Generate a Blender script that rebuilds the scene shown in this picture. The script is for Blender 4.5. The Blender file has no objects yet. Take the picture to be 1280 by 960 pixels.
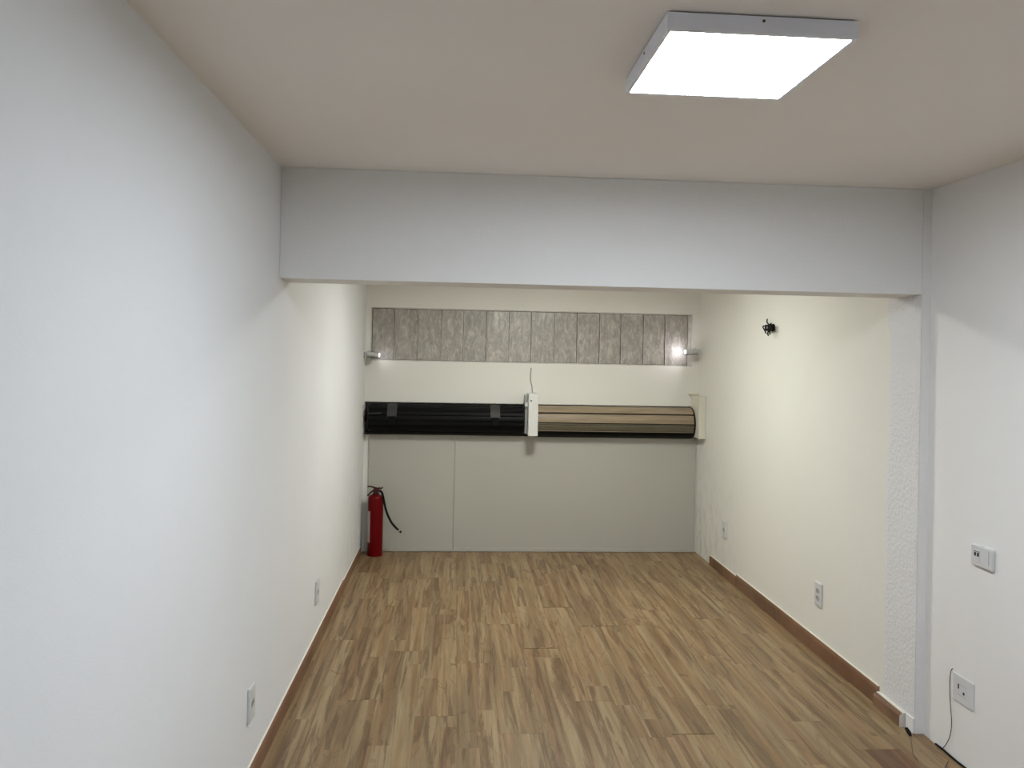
import bpy, bmesh, math, random
from mathutils import Vector, Matrix
random.seed(7)
S = bpy.context.scene
COL = S.collection

# ---------------------------------------------------------------- camera
F_PX, YAW, PITCH, ROLL, CY = 1000.0, 0.0695, 0.0047, 0.0198, 438.3
cam_d = bpy.data.cameras.new('camera')
cam_d.sensor_width = 36.0
cam_d.lens = F_PX / 1280 * 36
cam_d.shift_y = -(480 - CY) / 1280
cam_d.clip_start = 0.02
cam = bpy.data.objects.new('camera', cam_d)
COL.objects.link(cam)
fw = Vector((math.sin(YAW) * math.cos(PITCH), math.cos(YAW) * math.cos(PITCH), math.sin(PITCH)))
rt = Vector((math.cos(YAW), -math.sin(YAW), 0))
up = rt.cross(fw)
r2 = math.cos(ROLL) * rt + math.sin(ROLL) * up
u2 = -math.sin(ROLL) * rt + math.cos(ROLL) * up
M = Matrix((r2, u2, -fw)).transposed().to_4x4()
M.translation = Vector((0, 0, 1.5))
cam.matrix_world = M
S.camera = cam

# ---------------------------------------------------------------- world, exposure, lamp levels
w = bpy.data.worlds.new('world'); S.world = w; w.use_nodes = True
w.node_tree.nodes['Background'].inputs[0].default_value = (0.5, 0.55, 0.6, 1)
w.node_tree.nodes['Background'].inputs[1].default_value = 0.05
S.view_settings.view_transform = 'Standard'
S.view_settings.look = 'None'
S.view_settings.gamma = 1
S.view_settings.use_curve_mapping = False
S.view_settings.exposure = 2.04
LAMP_FRONT = (0.865, 0.955, 1.06, 15.4)      # colour, strength of the diffuser near the beam
LAMP_ALCOVE = (0.955, 0.975, 0.93, 17.6)
LAMP_BEHIND = (0.79, 0.93, 1.14, 9.5)

# ---------------------------------------------------------------- room measures (metres)
XL, XR, XN = -0.682, 1.877, 1.914          # left wall, alcove right wall, near right wall
YB, YP, YE, YF = 6.085, 6.07, 3.115, -2.6  # back wall, panel face, beam face, wall behind camera
ZC, ZB, TB = 2.202, 1.774, 0.198           # ceiling, beam underside, beam thickness

# ---------------------------------------------------------------- mesh helpers
def new_obj(name, bm, mat=None, parent=None, smooth=False, loc=None):
    me = bpy.data.meshes.new(name)
    bmesh.ops.recalc_face_normals(bm, faces=bm.faces)
    bm.to_mesh(me); bm.free()
    if mat: me.materials.append(mat)
    if smooth:
        for p in me.polygons: p.use_smooth = True
        me.set_sharp_from_angle(angle=math.radians(35))
    o = bpy.data.objects.new(name, me)
    COL.objects.link(o)
    if parent: o.parent = parent
    if loc: o.location = loc
    return o

def B(): return bmesh.new()

def box(bm, x0, x1, y0, y1, z0, z1, bev=0.0, seg=2):
    vs = [bm.verts.new((x, y, z)) for x in (x0, x1) for y in (y0, y1) for z in (z0, z1)]
    fs = [(0, 1, 3, 2), (4, 6, 7, 5), (0, 4, 5, 1), (2, 3, 7, 6), (0, 2, 6, 4), (1, 5, 7, 3)]
    faces = [bm.faces.new([vs[i] for i in f]) for f in fs]
    if bev > 0:
        es = list({e for f in faces for e in f.edges})
        bmesh.ops.bevel(bm, geom=es, offset=bev, segments=seg, profile=0.5, affect='EDGES')
    return bm

def smooth_path(pts, n=8):
    P = [Vector(p) for p in pts]
    if len(P) < 3: return P
    out = []
    for i in range(len(P) - 1):
        p0 = P[max(i - 1, 0)]; p1 = P[i]; p2 = P[i + 1]; p3 = P[min(i + 2, len(P) - 1)]
        for k in range(n):
            t = k / n
            out.append(0.5 * ((2 * p1) + (-p0 + p2) * t + (2 * p0 - 5 * p1 + 4 * p2 - p3) * t * t + (-p0 + 3 * p1 - 3 * p2 + p3) * t ** 3))
    out.append(P[-1])
    return out

def tube(bm, pts, r, n=8, cap=True, taper=None):
    P = [Vector(p) for p in pts]
    rings = []
    t0 = (P[1] - P[0]).normalized()
    a = t0.orthogonal().normalized()
    for i, p in enumerate(P):
        t = (P[min(i + 1, len(P) - 1)] - P[max(i - 1, 0)]).normalized()
        a = (a - t * a.dot(t)).normalized()
        b = t.cross(a)
        rr = r if taper is None else r * taper[i]
        rings.append([bm.verts.new(p + rr * (math.cos(2 * math.pi * k / n) * a + math.sin(2 * math.pi * k / n) * b)) for k in range(n)])
    for i in range(len(rings) - 1):
        for k in range(n):
            bm.faces.new((rings[i][k], rings[i][(k + 1) % n], rings[i + 1][(k + 1) % n], rings[i + 1][k]))
    if cap:
        bm.faces.new(rings[0]); bm.faces.new(rings[-1])
    return bm

def lathe(bm, prof, n=32, cx=0, cy=0):
    rings = []
    for r, z in prof:
        if r < 1e-6: rings.append([bm.verts.new((cx, cy, z))])
        else: rings.append([bm.verts.new((cx + r * math.cos(2 * math.pi * k / n), cy + r * math.sin(2 * math.pi * k / n), z)) for k in range(n)])
    for A, C in zip(rings, rings[1:]):
        for k in range(n):
            if len(A) == 1 and len(C) == 1: continue
            if len(A) == 1: bm.faces.new((A[0], C[k], C[(k + 1) % n]))
            elif len(C) == 1: bm.faces.new((A[k], A[(k + 1) % n], C[0]))
            else: bm.faces.new((A[k], A[(k + 1) % n], C[(k + 1) % n], C[k]))
    return bm

def disc(bm, c, axis, r, h, n=16):
    c = Vector(c); ax = Vector(axis).normalized()
    return tube(bm, [c, c + ax * h], r, n)

def tag(o, label=None, cat=None, group=None, kind=None):
    if label: o['label'] = label
    if cat: o['category'] = cat
    if group: o['group'] = group
    if kind: o['kind'] = kind
    return o

def thing(name, label, cat, loc=(0, 0, 0), rz=0, group=None):
    o = bpy.data.objects.new(name, None); COL.objects.link(o)
    o.empty_display_size = 0.05
    o.location = loc; o.rotation_euler = (0, 0, rz)
    return tag(o, label, cat, group)

def struct(name, bm, mat, label):
    o = new_obj(name, bm, mat)
    return tag(o, label, None, None, 'structure')

def copy_tree(o, parent=None):
    c = o.copy(); COL.objects.link(c)
    if parent: c.parent = parent
    for ch in list(o.children): copy_tree(ch, c)
    return c

# ---------------------------------------------------------------- material helpers
class NT:
    def __init__(s, name):
        s.m = bpy.data.materials.new(name); s.m.use_nodes = True
        s.t = s.m.node_tree; s.b = s.t.nodes['Principled BSDF']
    def n(s, typ, **k):
        nd = s.t.nodes.new(typ)
        for a, v in k.items():
            if a in ('operation', 'blend_type', 'data_type', 'noise_dimensions', 'feature', 'distance', 'interpolation_type', 'clamp'): setattr(nd, a, v)
        return nd
    def l(s, a, b): s.t.links.new(a, b)
    def val(s, x, sock):
        if hasattr(x, 'is_output'): s.l(x, sock)
        else: sock.default_value = x
    def math(s, op, a, b=0.0, c=None):
        nd = s.n('ShaderNodeMath', operation=op)
        s.val(a, nd.inputs[0]); s.val(b, nd.inputs[1])
        if c is not None: s.val(c, nd.inputs[2])
        return nd.outputs[0]
    def mix(s, f, a, b, blend='MIX'):
        nd = s.n('ShaderNodeMix', data_type='RGBA', blend_type=blend)
        s.val(f, nd.inputs[0]); s.val(a, nd.inputs[6]); s.val(b, nd.inputs[7])
        return nd.outputs[2]
    def ramp(s, f, stops, mode='LINEAR'):
        nd = s.n('ShaderNodeValToRGB'); cr = nd.color_ramp; cr.interpolation = mode
        while len(cr.elements) < len(stops): cr.elements.new(0.5)
        for e, (p, c) in zip(cr.elements, stops):
            e.position = p; e.color = c if len(c) == 4 else (*c, 1)
        s.l(f, nd.inputs[0]); return nd.outputs[0]
    def scale(s, v, sc, off=(0, 0, 0)):
        nd = s.n('ShaderNodeMapping'); s.l(v, nd.inputs[0])
        nd.inputs[3].default_value = sc; nd.inputs[1].default_value = off
        return nd.outputs[0]
    def noise(s, v, sc=5.0, det=2.0, rough=0.5, dist=0.0):
        nd = s.n('ShaderNodeTexNoise'); s.l(v, nd.inputs['Vector'])
        nd.inputs['Scale'].default_value = sc; nd.inputs['Detail'].default_value = det
        nd.inputs['Roughness'].default_value = rough; nd.inputs['Distortion'].default_value = dist
        return nd.outputs[0]
    def pos(s): return s.n('ShaderNodeNewGeometry').outputs['Position']
    def objc(s): return s.n('ShaderNodeTexCoord').outputs['Object']
    def bump(s, h, strength=0.3, dist=0.01):
        nd = s.n('ShaderNodeBump'); s.l(h, nd.inputs['Height'])
        nd.inputs['Strength'].default_value = strength; nd.inputs['Distance'].default_value = dist
        s.l(nd.outputs[0], s.b.inputs['Normal'])

def srgb(r, g, b):
    f = lambda c: (c / 255 / 12.92) if c / 255 <= 0.04045 else ((c / 255 + 0.055) / 1.055) ** 2.4
    return (f(r), f(g), f(b), 1)

def plain(name, col, rough=0.5, metal=0.0, var=0.06, vs=30.0, bump=0.0):
    k = NT(name)
    nz = k.noise(k.objc(), vs, 3)
    c2 = tuple(c * (1 - var * 2.5) for c in col[:3]) + (1,)
    k.l(k.mix(nz, c2, col), k.b.inputs['Base Color'])
    k.b.inputs['Roughness'].default_value = rough; k.b.inputs['Metallic'].default_value = metal
    if bump: k.bump(nz, bump, 0.002)
    return k.m

def wall_mat(name, col, rough=0.75, grain=0.25, dirt=None, blot=0.03):
    """painted plaster: fine roller texture, slow hand-trowel waviness, optional grime near the alcove corners"""
    k = NT(name); p = k.pos()
    slow = k.noise(p, 1.6, 3)
    fine = k.noise(p, 170.0, 3, 0.6)
    med = k.noise(p, 26.0, 3, 0.6)
    c2 = tuple(c * (1 - blot * 2) for c in col[:3]) + (1,)
    c = k.mix(slow, c2, col)
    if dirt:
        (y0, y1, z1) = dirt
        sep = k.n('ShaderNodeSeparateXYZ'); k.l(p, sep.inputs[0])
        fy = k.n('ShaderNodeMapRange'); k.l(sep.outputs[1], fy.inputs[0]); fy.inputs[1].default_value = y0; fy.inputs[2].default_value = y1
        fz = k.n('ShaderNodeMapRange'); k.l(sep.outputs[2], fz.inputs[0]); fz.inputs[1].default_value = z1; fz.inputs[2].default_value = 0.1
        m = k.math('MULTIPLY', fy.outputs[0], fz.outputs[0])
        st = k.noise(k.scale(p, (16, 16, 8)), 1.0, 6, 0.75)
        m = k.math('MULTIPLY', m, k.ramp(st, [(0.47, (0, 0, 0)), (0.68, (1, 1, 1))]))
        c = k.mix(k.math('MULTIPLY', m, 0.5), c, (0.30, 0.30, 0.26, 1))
    k.l(c, k.b.inputs['Base Color'])
    k.b.inputs['Roughness'].default_value = rough
    h = k.math('ADD', k.math('MULTIPLY', fine, 0.35), k.math('MULTIPLY', med, 0.5))
    h = k.math('ADD', h, k.math('MULTIPLY', k.noise(p, 4.0, 2), 1.6))
    k.bump(h, grain, 0.004)
    return k.m

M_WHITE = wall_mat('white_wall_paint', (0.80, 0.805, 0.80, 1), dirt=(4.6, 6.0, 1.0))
M_NEAR = wall_mat('white_wall_paint_near', (0.83, 0.815, 0.79, 1))
M_BEAM = wall_mat('white_textured_beam_paint', (0.83, 0.82, 0.795, 1), grain=0.6)
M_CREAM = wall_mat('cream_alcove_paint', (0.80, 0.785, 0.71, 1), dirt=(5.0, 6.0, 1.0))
M_BACK = wall_mat('cream_back_wall_paint', (0.78, 0.765, 0.70, 1))
M_CEIL = wall_mat('ceiling_paint', (0.90, 0.855, 0.80, 1), grain=0.1)
M_ROUGH = wall_mat('rough_plaster_paint', (0.76, 0.755, 0.745, 1), grain=0.9)
M_PANEL = wall_mat('grey_beige_board_paint', (0.46, 0.445, 0.385, 1), grain=0.06, rough=0.6, blot=0.04)

def wood_mat(name, cols, gloss=0.42, strips=True, ref=1.0):
    k = NT(name)
    oi = k.n('ShaderNodeObjectInfo')
    rnd = oi.outputs['Random']
    oc = k.objc()
    off = k.n('ShaderNodeCombineXYZ')
    k.l(k.math('MULTIPLY', rnd, 37.0), off.inputs[0]); k.l(k.math('MULTIPLY', rnd, 91.0), off.inputs[1])
    add = k.n('ShaderNodeVectorMath', operation='ADD'); k.l(oc, add.inputs[0])
    sep = k.n('ShaderNodeSeparateXYZ'); k.l(oc, sep.inputs[0])
    if strips:   # the printed decor shows three narrow staves per board, cut at odd lengths
        sx = k.math('FLOOR', k.math('DIVIDE', sep.outputs[0], 0.0856))
        wn = k.n('ShaderNodeTexWhiteNoise', noise_dimensions='2D')
        cv = k.n('ShaderNodeCombineXYZ'); k.l(sx, cv.inputs[0]); k.l(rnd, cv.inputs[1]); k.l(cv.outputs[0], wn.inputs['Vector'])
        sy = k.math('FLOOR', k.math('ADD', k.math('DIVIDE', sep.outputs[1], 1.15), k.math('MULTIPLY', wn.outputs[0], 3.0)))
        wn2 = k.n('ShaderNodeTexWhiteNoise', noise_dimensions='3D')
        cv2 = k.n('ShaderNodeCombineXYZ'); k.l(sx, cv2.inputs[0]); k.l(sy, cv2.inputs[1]); k.l(rnd, cv2.inputs[2]); k.l(cv2.outputs[0], wn2.inputs['Vector'])
        stave = wn2.outputs[0]
        o2 = k.n('ShaderNodeVectorMath', operation='ADD')
        cv3 = k.n('ShaderNodeCombineXYZ'); k.l(k.math('MULTIPLY', stave, 0.35), cv3.inputs[0]); k.l(k.math('MULTIPLY', stave, 7.0), cv3.inputs[1])
        k.l(off.outputs[0], o2.inputs[0]); k.l(cv3.outputs[0], o2.inputs[1]); k.l(o2.outputs[0], add.inputs[1])
    else:
        stave = rnd; k.l(off.outputs[0], add.inputs[1])
    v = add.outputs[0]
    broad = k.noise(k.scale(v, (15, 0.9, 1)), 1.0, 3, 0.55, 0.7)
    hue = k.noise(k.scale(v, (26, 0.7, 1), (4, 3, 0)), 1.0, 2, 0.5, 0.4)
    grain = k.noise(k.scale(v, (170, 6, 1)), 1.0, 4, 0.6, 0.3)
    streak = k.noise(k.scale(v, (22, 1.25, 1), (9, 2, 0)), 1.0, 4, 0.6, 1.1)
    ring = k.noise(k.scale(v, (9, 3.2, 1), (1, 7, 0)), 1.0, 1, 0.4, 0.8)
    knot = k.noise(k.scale(v, (12, 9, 1)), 1.0, 2, 0.5, 1.2)
    c = k.ramp(broad, [(0.36, cols[1]), (0.50, cols[0]), (0.64, cols[3])])
    c = k.mix(k.ramp(hue, [(0.42, (0, 0, 0)), (0.60, (1, 1, 1))]), c, k.mix(1.0, c, (0.86, 0.75, 0.68, 1), 'MULTIPLY'))
    sm = k.ramp(streak, [(0.53, (0, 0, 0)), (0.60, (1, 1, 1)), (0.70, (0.4, 0.4, 0.4))])
    c = k.mix(k.math('MULTIPLY', sm, 0.62), c, cols[2])
    rm = k.ramp(ring, [(0.575, (0, 0, 0)), (0.59, (1, 1, 1)), (0.605, (0, 0, 0))])
    c = k.mix(k.math('MULTIPLY', rm, 0.30), c, cols[2])
    km = k.ramp(knot, [(0.70, (0, 0, 0)), (0.75, (1, 1, 1))])
    c = k.mix(k.math('MULTIPLY', km, 0.5), c, cols[2])
    g = k.ramp(grain, [(0.3, (0.86, 0.85, 0.83)), (0.7, (1.06, 1.06, 1.06))])
    c = k.mix(1.0, c, g, 'MULTIPLY')
    tint = k.ramp(stave, [(0.0, (0.90, 0.87, 0.83)), (0.5, (1.0, 1.0, 1.0)), (1.0, (1.07, 1.06, 1.02))])
    c = k.mix(0.5, c, tint, 'MULTIPLY')
    k.l(c, k.b.inputs['Base Color'])
    k.b.inputs['Roughness'].default_value = gloss
    k.b.inputs['Specular IOR Level'].default_value = 0.35
    k.bump(k.math('ADD', grain, streak), 0.12, 0.001)
    return k.m

M_FLOOR = wood_mat('oak_laminate', [(0.285, 0.202, 0.108, 1), (0.22, 0.152, 0.080, 1), (0.095, 0.052, 0.026, 1), (0.345, 0.255, 0.142, 1)])
M_FLOORDK = wood_mat('dark_brown_laminate', [(0.165, 0.095, 0.05, 1), (0.145, 0.082, 0.043, 1), (0.10, 0.05, 0.024, 1), (0.22, 0.12, 0.06, 1)], strips=False)
M_BASE = wood_mat('brown_baseboard_wood', [(0.25, 0.150, 0.092, 1), (0.215, 0.125, 0.076, 1), (0.13, 0.072, 0.042, 1), (0.285, 0.18, 0.115, 1)], strips=False, gloss=0.5)
M_SUB = plain('grey_subfloor_concrete', (0.05, 0.04, 0.03, 1), 0.9)
M_CAULK = plain('cream_caulk', (0.85, 0.80, 0.70, 1), 0.6)
M_MDF = plain('pale_baseboard_core', (0.68, 0.64, 0.58, 1), 0.7)
M_PLASTIC = plain('white_plastic', (0.66, 0.66, 0.66, 1), 0.35, var=0.02)
M_GREYPL = plain('grey_plastic', (0.42, 0.42, 0.41, 1), 0.4, var=0.03)
M_DARK = plain('dark_slot', (0.012, 0.012, 0.012, 1), 0.6)
M_FRAME = plain('lamp_frame_aluminium', (0.86, 0.87, 0.93, 1), 0.4, 0.0, var=0.02)
M_BLACK = plain('black_rubber', (0.006, 0.006, 0.006, 1), 0.6)
M_BLACK.node_tree.nodes['Principled BSDF'].inputs['Specular IOR Level'].default_value = 0.15
M_BLACKST = plain('black_painted_steel', (0.0045, 0.0045, 0.0045, 1), 0.5, 0.0, var=0.2, vs=14, bump=0.2)
M_BLACKST.node_tree.nodes['Principled BSDF'].inputs['Specular IOR Level'].default_value = 0.12
M_GREYST = plain('grimy_grey_steel', (0.038, 0.037, 0.034, 1), 0.6, 0.0, var=0.2, vs=25)
M_STEEL = plain('bare_steel', (0.45, 0.45, 0.44, 1), 0.35, 0.8, var=0.1)
M_LIGHTST = plain('light_grey_cast_metal', (0.55, 0.55, 0.54, 1), 0.45, 0.1, var=0.1, vs=60)
M_RED = plain('red_enamel', (0.135, 0.0008, 0.002, 1), 0.42, var=0.03)
M_RED.node_tree.nodes['Principled BSDF'].inputs['Specular IOR Level'].default_value = 0.14
M_REDDK = plain('dark_red_enamel', (0.045, 0.004, 0.004, 1), 0.5, var=0.1)
M_LABEL = plain('faded_white_label', (0.62, 0.50, 0.46, 1), 0.6, var=0.15, vs=60)
M_BRPAINT = plain('white_painted_steel', (0.72, 0.72, 0.68, 1), 0.45, var=0.04, vs=18)
M_CREAMST = plain('cream_painted_steel', (0.72, 0.70, 0.59, 1), 0.45, var=0.05, vs=18)

def tan_mat():
    k = NT('tan_painted_slat')
    p = k.pos()
    a = k.noise(k.scale(p, (3, 30, 30)), 1.0, 4, 0.6)
    c = k.ramp(a, [(0.3, (0.20, 0.155, 0.10)), (0.5, (0.27, 0.205, 0.13)), (0.72, (0.33, 0.26, 0.175))])
    k.l(c, k.b.inputs['Base Color']); k.b.inputs['Roughness'].default_value = 0.5
    return k.m
M_TAN = tan_mat()
M_OLIVE = plain('olive_grey_slat_paint', (0.135, 0.12, 0.078, 1), 0.5, var=0.12, vs=12)
M_PALEST = plain('worn_pale_slat_edge', (0.36, 0.31, 0.22, 1), 0.5, var=0.1)

def pane_mat():
    """glass smeared over with grey whitewash: vertical streaks and blotches"""
    k = NT('whitewashed_glass')
    oi = k.n('ShaderNodeObjectInfo')
    p = k.pos()
    add = k.n('ShaderNodeVectorMath', operation='ADD'); k.l(p, add.inputs[0])
    cv = k.n('ShaderNodeCombineXYZ'); k.l(k.math('MULTIPLY', oi.outputs['Random'], 19.0), cv.inputs[0]); k.l(cv.outputs[0], add.inputs[1])
    v = add.outputs[0]
    a = k.noise(k.scale(v, (30, 1, 11)), 1.0, 6, 0.72, 1.2)
    b = k.noise(k.scale(v, (14, 1, 10)), 1.0, 5, 0.65, 1.5)
    f = k.noise(k.scale(v, (120, 1, 9)), 1.0, 3, 0.5, 0.2)
    c = k.ramp(a, [(0.34, (0.27, 0.255, 0.23)), (0.5, (0.40, 0.38, 0.345)), (0.66, (0.60, 0.58, 0.53))])
    c = k.mix(k.ramp(b, [(0.45, (0, 0, 0)), (0.58, (0.55, 0.55, 0.55))]), c, (0.32, 0.295, 0.265, 1))
    c = k.mix(k.ramp(f, [(0.58, (0, 0, 0)), (0.66, (0.4, 0.4, 0.4))]), c, (0.50, 0.49, 0.45, 1))
    tint = k.ramp(oi.outputs['Random'], [(0, (0.88, 0.86, 0.85)), (1, (1.08, 1.08, 1.06))])
    k.l(k.mix(1.0, c, tint, 'MULTIPLY'), k.b.inputs['Base Color'])
    k.b.inputs['Roughness'].default_value = 0.32
    k.bump(a, 0.25, 0.003)
    return k.m
M_PANE = pane_mat()
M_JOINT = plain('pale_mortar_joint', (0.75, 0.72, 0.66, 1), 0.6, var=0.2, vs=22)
M_GLINT = plain('pale_painted_glint', (0.85, 0.83, 0.80, 1), 0.35, var=0.1, vs=40)  # near-white colour standing in for bright lamp reflections on the panes

def emit_mat(name, c):
    k = NT(name)
    k.b.inputs['Base Color'].default_value = (0.8, 0.8, 0.8, 1)
    k.b.inputs['Emission Color'].default_value = (c[0], c[1], c[2], 1)
    k.b.inputs['Emission Strength'].default_value = c[3]
    return k.m

# ================================================================ STRUCTURE
bm = B(); box(bm, XL - 0.15, XN + 0.15, YF - 0.15, YB + 0.35, -0.12, -0.010)
floor = struct('floor', bm, M_SUB, 'light brown oak laminate floor of long staggered boards')

PW = 0.171
def plank(x0, x1, y0, y1, mat=M_FLOOR, z=0.0, label=None):
    bm = B(); box(bm, 0, x1 - x0, 0, y1 - y0, -0.0095, z, 0.00025, 1)
    o = new_obj('plank', bm, mat, floor, loc=(x0, y0, 0))
    if label: o['label'] = label
    return o
LEN = 1.285
# joint positions (y of one board end) read for the boards whose gaps show; others staggered
known = {-1: 4.075, 0: 4.735, 1: 4.402, 2: 3.136, 6: 2.995, 7: 3.62}
for kcol in range(-8, 9):
    x0 = 0.545 + PW * kcol; x1 = x0 + PW
    g = 0.00018
    xa, xb = max(x0 + g, XL + 0.002), x1 - g
    ymax = YP - 0.001
    if x0 > XR - 0.03:
        ymax = YE - 0.002
    xr_lim = XN - 0.002
    if xb > xr_lim: xb = xr_lim
    if xb - xa < 0.02: continue
    j = known.get(kcol, 3.0 + ((kcol * 0.437) % 1.0) * LEN)
    while j - LEN > YF: j -= LEN
    ends = [YF + 0.003]
    while j < ymax:
        if j - ends[-1] > 0.12: ends.append(j)
        j += LEN
    ends.append(ymax)
    for a, b in zip(ends, ends[1:]):
        gap = 0.0002
        ga = 0.004 if kcol in known and abs(a - known[kcol]) < 0.01 and kcol < 6 else gap
        if kcol == 2 and ga > 0.001: ga = 0.005
        # boards in the right margin stop at the alcove wall beyond the jamb
        XA, XB_ = xa, xb
        if XB_ > XR - 0.002 and b > YE:
            if a < YE - 0.05:
                plank(XA, XB_, a + ga, YE - 0.0002)
                if XR - 0.002 - XA > 0.02: plank(XA, XR - 0.002, YE, b - gap)
                continue
            XB_ = XR - 0.002
            if XB_ - XA < 0.02: continue
        if kcol == 6 and b < 3.0 and b > 2.9:
            plank(xa + 0.035, xb, a + ga, b - gap, M_FLOORDK, label='darker brown plank')
            plank(xa, xa + 0.0335, a + ga, b - gap)
        else:
            plank(XA, XB_, a + ga, b - gap)

bm = B(); box(bm, XL - 0.15, XN + 0.15, YF - 0.15, YB + 0.35, ZC, ZC + 0.15)
struct('ceiling', bm, M_CEIL, 'plain off-white painted ceiling')

def slab(name, x0, x1, y0, y1, z0, z1, mat, label):
    bm = B(); box(bm, x0, x1, y0, y1, z0, z1)
    return struct(name, bm, mat, label)
wall_left = slab('wall_left', XL - 0.15, XL, YF, YB + 0.35, -0.01, ZC, M_WHITE, 'long white plastered wall on the left')
wall_near = slab('wall_right_near', XN, XN + 0.15, YF, YE, -0.01, ZC, M_NEAR, 'white wall on the right before the beam')
wall_right = slab('wall_right', XR, XR + 0.187, YE + 0.002, YB + 0.35, -0.01, ZC, M_CREAM, 'cream painted alcove wall on the right beyond the beam')
new_obj('jamb', box(B(), XR, XN + 0.01, YE, YE + 0.0019, -0.01, ZC), M_BEAM, wall_right)
slab('wall_front', XL - 0.15, XN + 0.15, YF - 0.15, YF, -0.01, ZC, M_NEAR, 'white wall behind the viewer')
bm = B(); box(bm, XL, XR, YE, YE + TB, ZB, ZC, 0.003, 2)
struct('trim_1', bm, M_BEAM, 'wide white textured ceiling beam across the opening')

# back wall with the window recess and the shutter pocket
WX0, WX1, WZ0, WZ1 = -0.646, 1.822, 1.433, 1.838
PZ0, PZ1 = 0.876, 1.123
bm = B()
box(bm, XL, XR, YB, YB + 0.2, WZ1, ZC)
box(bm, XL, WX0, YB, YB + 0.2, WZ0, WZ1); box(bm, WX1, XR, YB, YB + 0.2, WZ0, WZ1)
box(bm, WX0, WX1, YB + 0.064, YB + 0.2, WZ0, WZ1)
box(bm, XL, XR, YB, YB + 0.2, PZ1, WZ0)
box(bm, XL, XR, YB + 0.2, YB + 0.25, PZ0, PZ1)
box(bm, XL, XR, YB, YB + 0.2, -0.01, PZ0)
wall_back = struct('wall_back', bm, M_BACK, 'cream back wall with a strip window above two rolled shutters')

# rough plaster strip at the alcove mouth (real relief)
def rough_patch(y0, y1, z0, z1, ny, nz, edge_wob=0.02, depth=0.0026):
    bm = B(); rows = []
    rr = random.Random(3)
    from mathutils import noise as mn
    for i in range(ny + 1):
        row = []
        for j in range(nz + 1):
            t = i / ny; y = y0 + (y1 - y0) * t; z = z0 + (z1 - z0) * j / nz
            edge = min(1.0, t * 5)
            if i > 0:
                y -= 0
            wob = edge_wob * (mn.noise(Vector((1.7, 0, z * 5))) + 0.5 * mn.noise(Vector((4.7, 0, z * 19))))
            y += wob * t
            f = min(1.0, (1 - t) * 8)
            h = max(0, 0.5 + 0.9 * mn.noise(Vector((0, y * 75, z * 75))) + 0.6 * mn.noise(Vector((3, y * 150, z * 150))))
            row.append(bm.verts.new((XR + 0.0005 - f * (0.0012 + depth * h * 0.6), y, z)))
        rows.append(row)
    for i in range(ny):
        for j in range(nz):
            bm.faces.new((rows[i][j], rows[i + 1][j], rows[i + 1][j + 1], rows[i][j + 1]))
    return bm
o = new_obj('rough_plaster', rough_patch(YE + 0.001, 3.365, 0.0, ZB, 46, 300), M_ROUGH, wall_right, smooth=False)
o['label'] = 'rough white plaster strip'
bm = B(); box(bm, XR - 0.008, XR, YE - 0.001, YE + 0.055, 0.0, 0.062, 0.003, 2)
new_obj('plaster_patch', bm, M_NEAR, wall_right)

# baseboards: one object per run, each board a part
def board(parent, side, xwall, y0, y1, h, t, caulk=True, end=False):
    s = 1 if side == 'L' else -1
    L = y1 - y0
    bm = B()
    prof = [(0, 0), (t, 0), (t, h * 0.80), (t * 0.8, h * 0.93), (t * 0.55, h), (0, h)]
    A = [bm.verts.new((s * px, 0, pz)) for px, pz in prof]; C = [bm.verts.new((s * px, L, pz)) for px, pz in prof]
    for i in range(len(prof)):
        j = (i + 1) % len(prof); bm.faces.new((A[i], A[j], C[j], C[i]))
    bm.faces.new(A); bm.faces.new(C)
    # grooved moulding line
    o = new_obj('board', bm, M_BASE, parent, loc=(xwall, y0, 0))
    if caulk:
        bm = B(); box(bm, min(0, s * t * 0.5), max(0, s * t * 0.5), 0, L, h - 0.001, h + 0.0035, 0.001, 1)
        new_obj('caulk_line', bm, M_CAULK, o)
    if end:
        bm = B()
        A = [bm.verts.new((s * px, -0.001, pz)) for px, pz in prof]; C = [bm.verts.new((s * px, -0.0001, pz)) for px, pz in prof]
        for i in range(len(prof)):
            j = (i + 1) % len(prof); bm.faces.new((A[i], A[j], C[j], C[i]))
        bm.faces.new(A); bm.faces.new(C)
        new_obj('end_face', bm, M_MDF, o)
    return o
def run(name, label):
    o = bpy.data.objects.new(name, None); COL.objects.link(o); tag(o, label, kind='structure'); return o
bl = run('baseboard_left', 'brown wooden baseboard along the left wall')
for a, b, h, t in ((-2.59, -0.2, 0.07, 0.012), (-0.2, 2.2, 0.07, 0.012), (2.2, 5.07, 0.07, 0.012), (5.075, 5.96, 0.058, 0.010)):
    board(bl, 'L', XL, a + 0.001, b - 0.001, h, t)
br = run('baseboard_right', 'brown wooden baseboard along the alcove wall, ending short of the corner')
board(br, 'R', XR, 5.165, 5.705, 0.066, 0.013)
board(br, 'R', XR, 3.385, 5.155, 0.080, 0.015)
board(br, 'R', XR, 3.176, 3.384, 0.055, 0.030, end=True)

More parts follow.
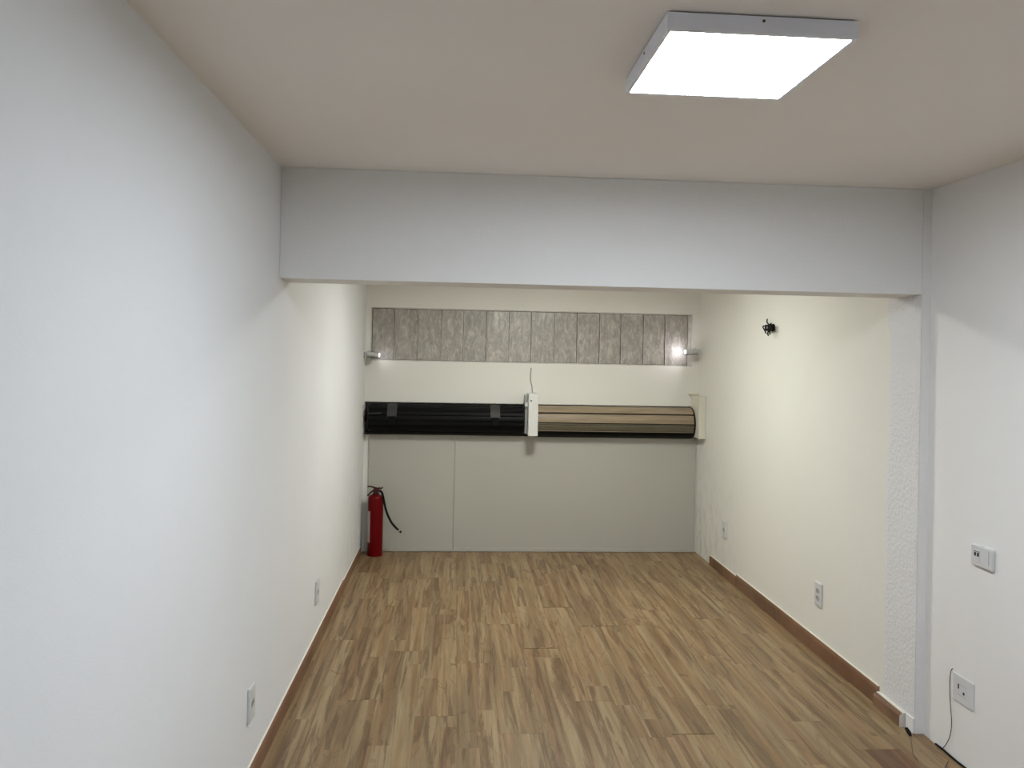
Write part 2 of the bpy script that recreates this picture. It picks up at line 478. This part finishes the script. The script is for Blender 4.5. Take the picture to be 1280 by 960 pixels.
# strip window of whitewashed panes
bm = B()
box(bm, WX0, WX1, YB + 0.002, YB + 0.058, WZ0, WZ0 + 0.008); box(bm, WX0, WX1, YB + 0.002, YB + 0.058, WZ1 - 0.008, WZ1)
box(bm, WX0, WX0 + 0.008, YB + 0.002, YB + 0.058, WZ0, WZ1); box(bm, WX1 - 0.03, WX1, YB + 0.022, YB + 0.058, WZ0, WZ1)
win = struct('window_1', bm, M_JOINT, 'strip of fourteen tall grey whitewashed glass panes high in the back wall')
NP = 14
bm = B(); box(bm, WX0 + 0.002, WX1 - 0.002, YB + 0.0585, YB + 0.0635, WZ0 + 0.002, WZ1 - 0.002); new_obj('back_board', bm, plain('dusty_grey_backing', (0.20, 0.19, 0.17, 1), 0.8), win)
x = WX0 + 0.008; xe = WX1 - 0.032
pw = (xe - x) / NP
rr = random.Random(11)
xs = [x + pw * i + (rr.uniform(-0.006, 0.006) if 0 < i < NP else 0) for i in range(NP + 1)]
for i in range(NP):
    bm = B()
    tl = rr.uniform(-0.004, 0.004)
    box(bm, xs[i] + 0.0042, xs[i + 1] - 0.0042, YB + 0.012 + rr.uniform(0, 0.003), YB + 0.05, WZ0 + 0.009 + rr.uniform(0, 0.002), WZ1 - 0.009 - rr.uniform(0, 0.002), 0.002, 2)
    for v in bm.verts:
        v.co.y += tl * (v.co.x - xs[i]) / pw
    new_obj('pane', bm, M_PANE, win)
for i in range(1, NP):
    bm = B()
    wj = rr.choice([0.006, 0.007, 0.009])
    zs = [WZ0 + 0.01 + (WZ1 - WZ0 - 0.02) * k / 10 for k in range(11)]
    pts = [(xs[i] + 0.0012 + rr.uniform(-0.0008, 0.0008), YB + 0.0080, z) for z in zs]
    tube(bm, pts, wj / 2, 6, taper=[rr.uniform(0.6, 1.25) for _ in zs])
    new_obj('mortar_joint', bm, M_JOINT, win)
for i, z0, z1 in ((8, 0.15, 0.36), (9, 0.10, 0.19), (9, 0.30, 0.37), (7, 0.06, 0.26), (13, 0.07, 0.22), (7, 0.28, 0.34), (4, 0.2, 0.37), (1, 0.0, 0.012)):  # slivers of reflected light along some joints, put in as pale strips
    bm = B(); n = 7
    tube(bm, [(xs[i] + 0.002 + rr.uniform(-0.001, 0.001), YB + 0.0085, WZ0 + z0 + (z1 - z0) * k / n) for k in range(n + 1)], 0.0024, 6, taper=[rr.uniform(0.4, 1.3) for _ in range(n + 1)])
    new_obj('painted_glint', bm, M_GLINT, win)
for i in (4, 5, 9, 11):  # bright outlines along pane tops, reflected light painted as pale strips
    bm = B(); n = 6
    tube(bm, [(xs[i] + 0.02 + (pw - 0.04) * k / n, YB + 0.0085, WZ1 - 0.018 + rr.uniform(-0.001, 0.001)) for k in range(n + 1)], 0.0020, 6, taper=[rr.uniform(0.4, 1.3) for _ in range(n + 1)])
    new_obj('painted_glint', bm, M_GLINT, win)

# ================================================================ THINGS
# ---- boards closing the lower part of the back wall
SEAM = 0.004
def wall_panel(x0, x1, label):
    bm = B(); box(bm, x0, x1, YP, YB - 0.0005, 0.004, 0.880, 0.0012, 1)
    o = thing('wall_panel', label, 'panel', ((x0 + x1) / 2, YP, 0))
    p = new_obj('board', bm, M_PANEL, o); p.location = (-(x0 + x1) / 2, -YP, 0)
    bm = B(); box(bm, x0 + 0.001, x1 - 0.001, YP - 0.003, YP - 0.0002, 0.002, 0.030, 0.001, 1)
    q = new_obj('bottom_strip', bm, M_PANEL, o); q.location = p.location
    return o
wall_panel(-0.638, SEAM - 0.001, 'narrow grey-beige board on the back wall behind the fire extinguisher')
wall_panel(SEAM + 0.001, 1.862, 'wide grey-beige board on the back wall under both shutters, right of the seam')

# ---- rolled shutters
ROLLZ, ROLLY = 0.9985, YP - 0.005
def arc_plate(bm, x0, x1, r, t, a0, a1, bulge=0.0, n=6):
    """plate following the roll between angles a0..a1 (0 = towards the viewer, 90 = up)"""
    A, C, D_, E_ = [], [], [], []
    for i in range(n + 1):
        u = i / n; a = math.radians(a0 + (a1 - a0) * u)
        rr_ = r + t + bulge * math.sin(math.pi * u)
        for L, xx, q in ((A, x0, rr_), (C, x1, rr_), (D_, x0, r), (E_, x1, r)):
            L.append(bm.verts.new((xx, -q * math.cos(a), q * math.sin(a))))
    for i in range(n):
        bm.faces.new((A[i], C[i], C[i + 1], A[i + 1])); bm.faces.new((D_[i], D_[i + 1], E_[i + 1], E_[i]))
        bm.faces.new((A[i], A[i + 1], D_[i + 1], D_[i])); bm.faces.new((C[i], E_[i], E_[i + 1], C[i + 1]))
    bm.faces.new((A[0], D_[0], E_[0], C[0])); bm.faces.new((A[-1], C[-1], E_[-1], D_[-1]))
    return bm

def roll_core(parent, x0, x1, r, mat):
    bm = B(); tube(bm, [(x0, 0, 0), (x1, 0, 0)], r, 40); return new_obj('core', bm, mat, parent, True)

# left, black
LX0, LX1 = -0.640, 0.517
t = thing('roller_shutter', 'black rolled-up metal shutter on the left of the back wall', 'shutter', ((LX0 + LX1) / 2, ROLLY, ROLLZ))
dx = -(LX0 + LX1) / 2
roll_core(t, LX0 + dx, LX1 + dx, 0.103, M_BLACKST)
a = -95
pit = [24, 22, 24, 20, 24, 22, 22, 24, 26, 24, 28]
for i, p_ in enumerate(pit):
    bm = B()
    arc_plate(bm, LX0 + dx + (0.004 if i % 2 else 0), LX1 + dx - (0.006 if i % 3 else 0), 0.1035, 0.0105, a + 1.2, a + p_ - 1.2, 0.0035)
    new_obj('slat', bm, M_BLACKST, t, True)
    bm = B()
    rad = 0.117 if i % 2 else 0.1155
    aa = math.radians(a + p_ * 0.62)
    tube(bm, [(LX0 + dx + 0.02, -rad * math.cos(aa), rad * math.sin(aa)), (LX1 + dx - 0.02, -rad * math.cos(aa), rad * math.sin(aa))], 0.0018, 6)
    new_obj('rib', bm, M_BLACKST, t)
    a += p_
for xs_ in (-0.465, 0.300):
    bm = B(); arc_plate(bm, xs_ - 0.036 + dx, xs_ + 0.036 + dx, 0.1185, 0.003, 12, 82, 0)
    st = new_obj('strap', bm, M_GREYST, t, True)
    bm = B(); box(bm, xs_ - 0.026 + dx, xs_ + 0.026 + dx, -0.135, -0.118, -0.028, 0.03, 0.003, 2)
    new_obj('strap_end', bm, M_BLACKST, t)
bm = B(); tube(bm, [(LX0 + dx + 0.002, -0.122, 0.045), (LX0 + dx + 0.10, -0.122, 0.05)], 0.006, 8)
new_obj('release_rod', bm, M_GREYST, t, True)

# right, tan with a black underside
RX0, RX1 = 0.612, 1.812
t = thing('roller_shutter', 'tan wood-coloured rolled-up shutter with a black underside on the right of the back wall', 'shutter', ((RX0 + RX1) / 2, ROLLY, ROLLZ - 0.002))
dx = -(RX0 + RX1) / 2
roll_core(t, RX0 + dx, RX1 + dx, 0.106, M_BLACKST)
for a0, a1, mt in ((39, 90, M_TAN), (91, 130, M_TAN), (0.5, 32.5, M_TAN), (-7.5, -3.5, M_OLIVE), (-30, -13.5, M_OLIVE), (-62, -38, M_BLACKST), (-92, -63, M_BLACKST)):
    bm = B(); arc_plate(bm, RX0 + dx, RX1 + dx - 0.004, 0.107, 0.0125, a0, a1, 0.001)
    new_obj('slat', bm, mt, t, True)
for aa_ in (-10.5, -32.5, 31.0):
    aa = math.radians(aa_)
    bm = B(); tube(bm, [(RX0 + dx, -0.1190 * math.cos(aa), 0.1190 * math.sin(aa)), (RX1 + dx - 0.004, -0.1190 * math.cos(aa), 0.1190 * math.sin(aa))], 0.0021, 6)
    new_obj('rib', bm, M_PALEST, t)
bm = B(); tube(bm, [(RX1 + dx - 0.004, 0, 0), (RX1 + dx + 0.006, 0, 0)], 0.1195, 48)
e = new_obj('end_disc', bm, M_BLACKST, t, True); e['label'] = 'black end disc'

# ---- brackets carrying the shutters
t = thing('shutter_bracket', 'tall white metal bracket box between the black and the tan shutter', 'bracket', (0.578, YB, 0.897))
bm = B(); box(bm, -0.036, 0.036, -0.190, -0.002, 0.0, 0.314, 0.004, 2); new_obj('box', bm, M_BRPAINT, t)
bm = B(); disc(bm, (-0.018, -0.189, 0.262), (0, -1, 0), 0.006, 0.003); new_obj('screw', bm, M_GREYST, t)
bm = B(); box(bm, -0.058, -0.037, -0.135, -0.115, 0.215, 0.245, 0.003, 1); new_obj('axle_block', bm, M_BRPAINT, t)
bm = B(); box(bm, -0.055, -0.036, -0.100, -0.004, 0.01, 0.30, 0.002, 1); new_obj('mounting_plate', bm, M_GREYPL, t)
t = thing('shutter_bracket', 'cream metal bracket box in the right corner at the end of the tan shutter', 'bracket', (1.848, YB, 0.893))
bm = B(); box(bm, -0.0255, 0.028, -0.205, -0.001, 0.0, 0.318, 0.005, 2); new_obj('box', bm, M_CREAMST, t)
bm = B(); disc(bm, (0.0, -0.204, 0.293), (0, -1, 0), 0.005, 0.003); new_obj('screw', bm, M_CREAMST, t)
bm = B(); box(bm, -0.05, 0.028, -0.03, -0.001, 0.319, 0.34, 0.004, 1); new_obj('mortar_lump', bm, M_CREAMST, t)
t = thing('shutter_bracket', 'thin grey metal end plate of the black shutter in the left corner', 'bracket', (XL + 0.001, YB, 0.90))
bm = B(); box(bm, 0.0, 0.006, -0.17, -0.001, 0.0, 0.21, 0.001, 1); new_obj('end_plate', bm, M_BRPAINT, t)
bm = B(); disc(bm, (0.0065, -0.07, 0.11), (1, 0, 0), 0.035, 0.010, 20); new_obj('axle_hub', bm, M_GREYST, t, True)
bm = B(); disc(bm, (0.0065, -0.14, 0.14), (1, 0, 0), 0.018, 0.008, 14); new_obj('hub_bolt', bm, M_STEEL, t, True)

# ---- cable rising from the centre bracket
bm = B(); tube(bm, smooth_path([(0.585, YB - 0.006, 1.211), (0.580, YB - 0.006, 1.26), (0.571, YB - 0.005, 1.30), (0.569, YB - 0.004, 1.345), (0.574, YB - 0.003, 1.40)]), 0.0035, 8)
o = new_obj('cable', bm, plain('grey_cable', (0.28, 0.27, 0.25, 1), 0.5), None, True)
tag(o, 'short grey cable running up the wall from the white centre bracket', 'cable')

# ---- small spotlights in the upper corners
def spotlight(loc, rz, label, power):
    t = thing('spotlight', label, 'spotlight', loc, rz, None)
    # local: body points along -x from a mount at the origin
    bm = B(); box(bm, -0.012, 0.0, -0.022, 0.022, -0.022, 0.022, 0.003, 2); new_obj('mount', bm, M_LIGHTST, t)
    bm = B(); box(bm, -0.105, -0.014, -0.030, 0.030, -0.006, 0.026, 0.006, 2)
    for v in bm.verts: v.co.z += -0.10 * (v.co.x + 0.0) * 0 + (v.co.x * 0.10)
    body = new_obj('housing', bm, M_LIGHTST, t)
    for k in range(4):
        bm = B(); xx = -0.03 - 0.018 * k
        box(bm, xx - 0.002, xx + 0.002, -0.027, 0.027, 0.020 + xx * 0.10, 0.034 + xx * 0.10, 0.0008, 1); new_obj('cooling_fin', bm, M_LIGHTST, body)
    bm = B(); box(bm, -0.110, -0.020, -0.034, 0.034, -0.021, -0.017, 0.001, 1)
    for v in bm.verts: v.co.z += v.co.x * 0.10 + 0.006
    new_obj('bracket_arm', bm, M_BLACKST, t)
    bm = B(); box(bm, -0.111, -0.1055, -0.024, 0.024, -0.012, 0.012, 0.001, 1)
    new_obj('lens', bm, emit_mat('spotlight_lens', (0.96, 0.93, 1.0, power)), t)
    return t
spotlight((1.849, YB - 0.105, 1.546), math.radians(-12), 'grey corner spotlight glowing white at the right end of the pane strip', 22)
spotlight((XL + 0.002, YB - 0.10, 1.476), math.radians(180 + 14), 'small grey corner spotlight at the left end of the pane strip', 4)

# ---- ceiling panel lamps
def lamp(x, y, label, c, group=None):
    t = thing('ceiling_lamp', label, 'lamp', (x, y, ZC), 0, group)
    hw, th, rim = 0.1995, 0.040, 0.009
    bm = B()
    o_ = [(-hw, -hw), (hw, -hw), (hw, hw), (-hw, hw)]
    i_ = [(sx * (hw - rim) / hw, sy * (hw - rim) / hw) for sx, sy in o_]
    def ring(pts, z): return [bm.verts.new((px, py, z)) for px, py in pts]
    T = ring(o_, -0.0035); Bo = ring(o_, -th); Bi = ring(i_, -th); Ti = ring(i_, -th + 0.004)
    for A, C in ((T, Bo), (Bo, Bi), (Bi, Ti)):
        for k in range(4): bm.faces.new((A[k], A[(k + 1) % 4], C[(k + 1) % 4], C[k]))
    bm.faces.new(T)
    new_obj('frame', bm, M_FRAME, t)
    bm = B(); box(bm, -hw + 0.006, hw - 0.006, -hw + 0.006, hw - 0.006, -0.0036, -0.0001); new_obj('back_plate', bm, M_BLACKST, t)
    bm = B(); q = hw - rim - 0.0005
    bm.faces.new([bm.verts.new(v) for v in ((-q, -q, -th + 0.0015), (-q, q, -th + 0.0015), (q, q, -th + 0.0015), (q, -q, -th + 0.0015))])
    # give the diffuser its thickness
    r_ = bmesh.ops.extrude_face_region(bm, geom=list(bm.faces))
    for v in r_['geom']:
        if isinstance(v, bmesh.types.BMVert): v.co.z += 0.002
    new_obj('diffuser', bm, emit_mat('lamp_diffuser', c), t)
    for px, py, ax in ((0.0, -hw, (0, -1, 0)), (-hw, 0.0, (-1, 0, 0)), (0, hw, (0, 1, 0)), (hw, 0, (1, 0, 0))):
        bm = B(); disc(bm, (px, py, -0.013), ax, 0.003, 0.0012, 10); new_obj('screw', bm, M_GREYST, t)
    return t
lamp(0.6115, 1.787, 'square glowing white panel lamp on the ceiling in front of the beam', LAMP_FRONT)
lamp(0.62, 4.56, 'square glowing panel lamp on the alcove ceiling hidden behind the beam', LAMP_ALCOVE)
lamp(0.6, -1.30, 'square glowing panel lamp on the ceiling behind the viewer', LAMP_BEHIND)

# ---- fire extinguisher
ex = thing('fire_extinguisher', 'red fire extinguisher standing on the floor in the left corner', 'extinguisher', (-0.570, 5.962, 0.0))
R_ = 0.0555
bm = B(); lathe(bm, [(0, 0.004), (R_ - 0.006, 0.004), (R_ - 0.006, 0.0), (R_ - 0.001, 0.0), (R_, 0.004), (R_, 0.012), (R_ - 0.002, 0.022), (R_, 0.032), (R_, 0.418), (R_ - 0.002, 0.429), (R_ - 0.009, 0.439), (0.024, 0.446), (0.018, 0.447), (0.018, 0.452), (0, 0.452)], 40)
tank = new_obj('tank', bm, M_RED, ex, True)
bm = B(); lathe(bm, [(0, 0.450), (0.026, 0.450), (0.026, 0.458), (0.018, 0.461), (0.018, 0.466), (0.026, 0.468), (0.026, 0.474), (0.016, 0.478), (0.020, 0.482), (0.020, 0.490), (0, 0.493)], 20)
new_obj('valve', bm, M_REDDK, ex, True)
def lever(pts, w_, th_):
    bm = B(); P = [Vector(p) for p in pts]; rows = []
    for i, p in enumerate(P):
        tt = (P[min(i + 1, len(P) - 1)] - P[max(i - 1, 0)]).normalized(); nn = Vector((-tt.z, 0, tt.x))
        ww = w_ * (1 - 0.3 * i / len(P))
        rows.append([bm.verts.new(p + nn * s1 * th_ + Vector((0, s2 * ww, 0))) for s1, s2 in ((1, 1), (1, -1), (-1, -1), (-1, 1))])
    for a_, b_ in zip(rows, rows[1:]):
        for k in range(4): bm.faces.new((a_[k], a_[(k + 1) % 4], b_[(k + 1) % 4], b_[k]))
    bm.faces.new(rows[0]); bm.faces.new(rows[-1]); return bm
new_obj('squeeze_lever', lever([(0.030, 0, 0.497), (0.012, 0, 0.491), (-0.010, 0, 0.497), (-0.035, 0, 0.505), (-0.062, 0, 0.506)], 0.011, 0.0050), M_REDDK, ex)
new_obj('carry_handle', lever([(0.010, 0, 0.482), (-0.012, 0, 0.480), (-0.032, 0, 0.468), (-0.050, 0, 0.450), (-0.060, 0, 0.438)], 0.012, 0.0060), M_REDDK, ex)
new_obj('top_lever_arm', lever([(-0.005, 0, 0.490), (0.020, 0, 0.486), (0.036, 0, 0.492), (0.050, 0, 0.500)], 0.010, 0.0045), M_REDDK, ex)
bm = B(); tube(bm, [(0.012, -0.006, 0.470), (0.032, -0.014, 0.476)], 0.0075, 12); new_obj('hose_coupling', bm, M_REDDK, ex, True)
bm = B(); tube(bm, [(0.0, -0.010, 0.468), (0.0, -0.022, 0.468)], 0.012, 16); new_obj('pressure_gauge', bm, M_REDDK, ex, True)
hp = smooth_path([(0.030, -0.014, 0.476), (0.046, -0.020, 0.462), (0.058, -0.024, 0.420), (0.070, -0.026, 0.365), (0.090, -0.028, 0.305), (0.120, -0.030, 0.248), (0.150, -0.030, 0.212), (0.172, -0.030, 0.192)], 6)
bm = B(); tube(bm, hp, 0.0085, 10); hose = new_obj('hose', bm, M_BLACK, ex, True)
bm = B(); tube(bm, [(0.170, -0.030, 0.194), (0.181, -0.030, 0.184)], 0.0078, 12); new_obj('ferrule', bm, M_STEEL, hose, True)
bm = B(); tube(bm, [(0.181, -0.030, 0.184), (0.193, -0.030, 0.174)], 0.0085, 12, taper=[1, 0.85]); new_obj('nozzle', bm, M_BLACK, hose, True)
bm = B(); nn = 12
A = []; C = []
for i in range(nn + 1):
    a = math.radians(172 + (232 - 172) * i / nn)
    A.append(bm.verts.new(((R_ + 0.0008) * math.cos(a), (R_ + 0.0008) * math.sin(a), 0.10))); C.append(bm.verts.new(((R_ + 0.0008) * math.cos(a), (R_ + 0.0008) * math.sin(a), 0.33)))
for i in range(nn): bm.faces.new((A[i], A[i + 1], C[i + 1], C[i]))
lb = new_obj('paper_label', bm, M_LABEL, ex, True); lb['label'] = 'faded pale label'

# ---- sockets and plates
def rounded_plate(w_, h_, t_, bev=0.003):
    bm = B(); box(bm, -w_ / 2, w_ / 2, -t_, 0, -h_ / 2, h_ / 2, bev, 2); return bm
def outlet(loc, rz, label, group=None, n=1, th=0.010, w_=0.075, h_=0.118):
    t = thing('wall_outlet', label, 'outlet', loc, rz, group)
    new_obj('plate', rounded_plate(w_, h_, th), M_PLASTIC, t)
    for k in range(n):
        zc = 0 if n == 1 else (0.018 if k == 0 else -0.018)
        bm = B()
        pr = [(-0.021, 0), (-0.012, 0.0125), (0.012, 0.0125), (0.021, 0), (0.012, -0.0125), (-0.012, -0.0125)]
        A = [bm.verts.new((px, -th - 0.0012, zc + pz)) for px, pz in pr]; C = [bm.verts.new((px * 1.05, -th + 0.002, zc + pz * 1.05)) for px, pz in pr]
        bm.faces.new(A)
        for i in range(6): bm.faces.new((A[i], A[(i + 1) % 6], C[(i + 1) % 6], C[i]))
        m = new_obj('socket', bm, M_GREYPL, t)
        for dx_ in (-0.0095, 0, 0.0095):
            bm = B(); disc(bm, (dx_, -th - 0.0010, zc + (0.003 if dx_ == 0 else 0)), (0, -1, 0), 0.0024, 0.0006, 10); new_obj('pin_hole', bm, M_DARK, m)
    bm = B(); box(bm, -w_ / 2 + 0.008, w_ / 2 - 0.008, -th - 0.0008, -th + 0.001, -h_ / 2 + 0.006, -h_ / 2 + 0.0075)
    new_obj('plate_groove', bm, M_GREYPL, t)
    return t
HP = math.pi / 2
outlet((XL, 2.805, 0.288), HP, 'white wall outlet low on the left wall, nearest the viewer')
outlet((XL, 4.105, 0.280), HP, 'white wall outlet low on the left wall, farther back towards the extinguisher')
outlet((XR, 3.975, 0.305), -HP, 'white double outlet on the right alcove wall, the nearer one above the baseboard', n=2)
outlet((XR, 5.415, 0.318), -HP, 'white outlet on the right alcove wall near the back corner')

t = thing('data_outlet', 'thick white data socket plate on the near right wall, the upper plate', 'outlet', (XN, 2.760, 0.803), -HP)
new_obj('plate', rounded_plate(0.118, 0.075, 0.013, 0.004), M_PLASTIC, t)
bm = B(); box(bm, -0.040, -0.006, -0.0150, -0.012, -0.022, 0.022, 0.001, 1); mod = new_obj('socket', bm, M_PLASTIC, t)
for dx_ in (-0.031, -0.015):
    bm = B(); box(bm, dx_ - 0.0055, dx_ + 0.0055, -0.0158, -0.0149, -0.002, 0.012, 0.0003, 1); new_obj('port', bm, M_GREYST, mod)
bm = B(); box(bm, -0.037, -0.009, -0.0162, -0.0149, 0.0145, 0.0165); new_obj('label_strip', bm, M_GREYST, mod)
bm = B(); box(bm, 0.040, 0.0425, -0.0140, -0.0128, -0.020, 0.028); new_obj('plate_groove', bm, M_GREYPL, t)
for v in ((0.012, 0.0376),):
    bm = B(); box(bm, -0.004, 0.006, -0.010, -0.004, 0.036, 0.0385, 0.0005, 1); new_obj('catch', bm, M_GREYPL, t)

t = thing('cover_plate', 'thin white cover plate with a slot, lower plate on the near right wall', 'outlet', (XN, 2.862, 0.278), -HP)
new_obj('plate', rounded_plate(0.118, 0.100, 0.006, 0.0015), M_PLASTIC, t)
bm = B(); box(bm, -0.028, -0.022, -0.0070, -0.0055, 0.000, 0.017); new_obj('slot', bm, M_DARK, t)
bm = B(); disc(bm, (0.006, -0.0058, -0.008), (0, -1, 0), 0.006, 0.0008, 12); new_obj('screw', bm, M_GREYST, t)
bm = B(); new_obj('module_frame', box(bm, -0.036, 0.022, -0.0066, -0.0055, 0.018, 0.0195), M_GREYPL, t); new_obj('module_frame', box(B(), -0.036, 0.022, -0.0066, -0.0055, -0.021, -0.0195), M_GREYPL, t)

# ---- exposed junction with black wires on the right alcove wall
t = thing('junction_wires', 'black stub of bare wires sticking out of the right alcove wall', 'wires', (XR, 4.635, 1.690), -HP); t.scale = (1.5, 1.3, 1.3)
bm = B(); disc(bm, (0, 0.0, 0), (0, -1, 0), 0.018, 0.003, 14); new_obj('hole_rim', bm, M_BLACKST, t)
bm = B(); box(bm, -0.032, 0.020, -0.028, -0.004, -0.016, 0.014, 0.003, 1); new_obj('terminal_block', bm, M_BLACK, t)
rw = random.Random(5)
for pts in ([(-0.01, -0.005, 0.01), (-0.02, -0.02, 0.022), (-0.016, -0.022, 0.04)], [(0.01, -0.005, 0.0), (0.03, -0.03, 0.008), (0.052, -0.035, 0.016)],
            [(0.01, -0.005, -0.004), (0.03, -0.03, -0.010), (0.042, -0.035, -0.032)], [(0.0, -0.005, -0.004), (0.01, -0.03, -0.022), (0.026, -0.035, -0.038)],
            [(-0.01, -0.005, 0.0), (-0.04, -0.025, 0.008), (-0.052, -0.025, 0.004), (-0.045, -0.02, -0.012), (-0.03, -0.02, -0.026)], [(0.0, -0.005, 0.004), (0.03, -0.03, -0.002), (0.05, -0.035, -0.006), (0.048, -0.03, 0.012)]):
    bm = B(); tube(bm, smooth_path(pts, 5), 0.003, 6); new_obj('wire', bm, M_BLACK, t, True)
bm = B(); disc(bm, (0.0, -0.0285, 0.0), (0, -1, 0), 0.006, 0.002, 10); new_obj('terminal_screw', bm, M_STEEL, t)

# ---- loose cables on the right
bm = B(); tube(bm, smooth_path([(XN - 0.004, 2.925, 0.338), (XN - 0.009, 2.930, 0.325), (XN - 0.010, 2.934, 0.27), (XN - 0.010, 2.928, 0.20), (XN - 0.006, 2.925, 0.13), (XN - 0.006, 2.935, 0.075), (XN - 0.008, 2.958, 0.03), (XN - 0.012, 2.978, 0.004)], 6), 0.0014, 6)
o = new_obj('wire', bm, M_BLACK, None, True); tag(o, 'thin black wire hanging from the lower cover plate to the floor', 'wire')
bm = B(); tube(bm, smooth_path([(XN - 0.008, 3.02, 0.006), (XN - 0.006, 2.97, 0.005), (XN - 0.008, 2.90, 0.0045), (XN - 0.006, 2.80, 0.0045), (XN - 0.008, 2.5, 0.0045), (XN - 0.007, 2.0, 0.0045), (XN - 0.008, 1.2, 0.0045)], 6), 0.0038, 8)
o = new_obj('cable', bm, M_BLACK, None, True); tag(o, 'black cable lying on the floor along the near right wall', 'cable')
t = thing('floor_cable', 'thin pale cable with a black plug curling over the dark floor board', 'cable', (1.845, 3.10, 0))
bm = B(); tube(bm, [(0, 0.02, 0.020), (0.0, 0.0, 0.012), (0, -0.012, 0.005)], 0.0075, 10, taper=[0.9, 1.1, 0.6]); new_obj('plug', bm, M_BLACK, t, True)
bm = B(); tube(bm, smooth_path([(0, -0.012, 0.004), (-0.045, -0.10, 0.0022), (-0.075, -0.16, 0.0022), (-0.080, -0.20, 0.0022), (-0.105, -0.26, 0.0022), (-0.085, -0.30, 0.0022), (-0.045, -0.285, 0.0022), (0.0, -0.24, 0.0022), (0.035, -0.20, 0.0022)], 6), 0.0018, 6)
new_obj('cord', bm, plain('pale_brown_cord', (0.20, 0.14, 0.085, 1), 0.3), t, True)
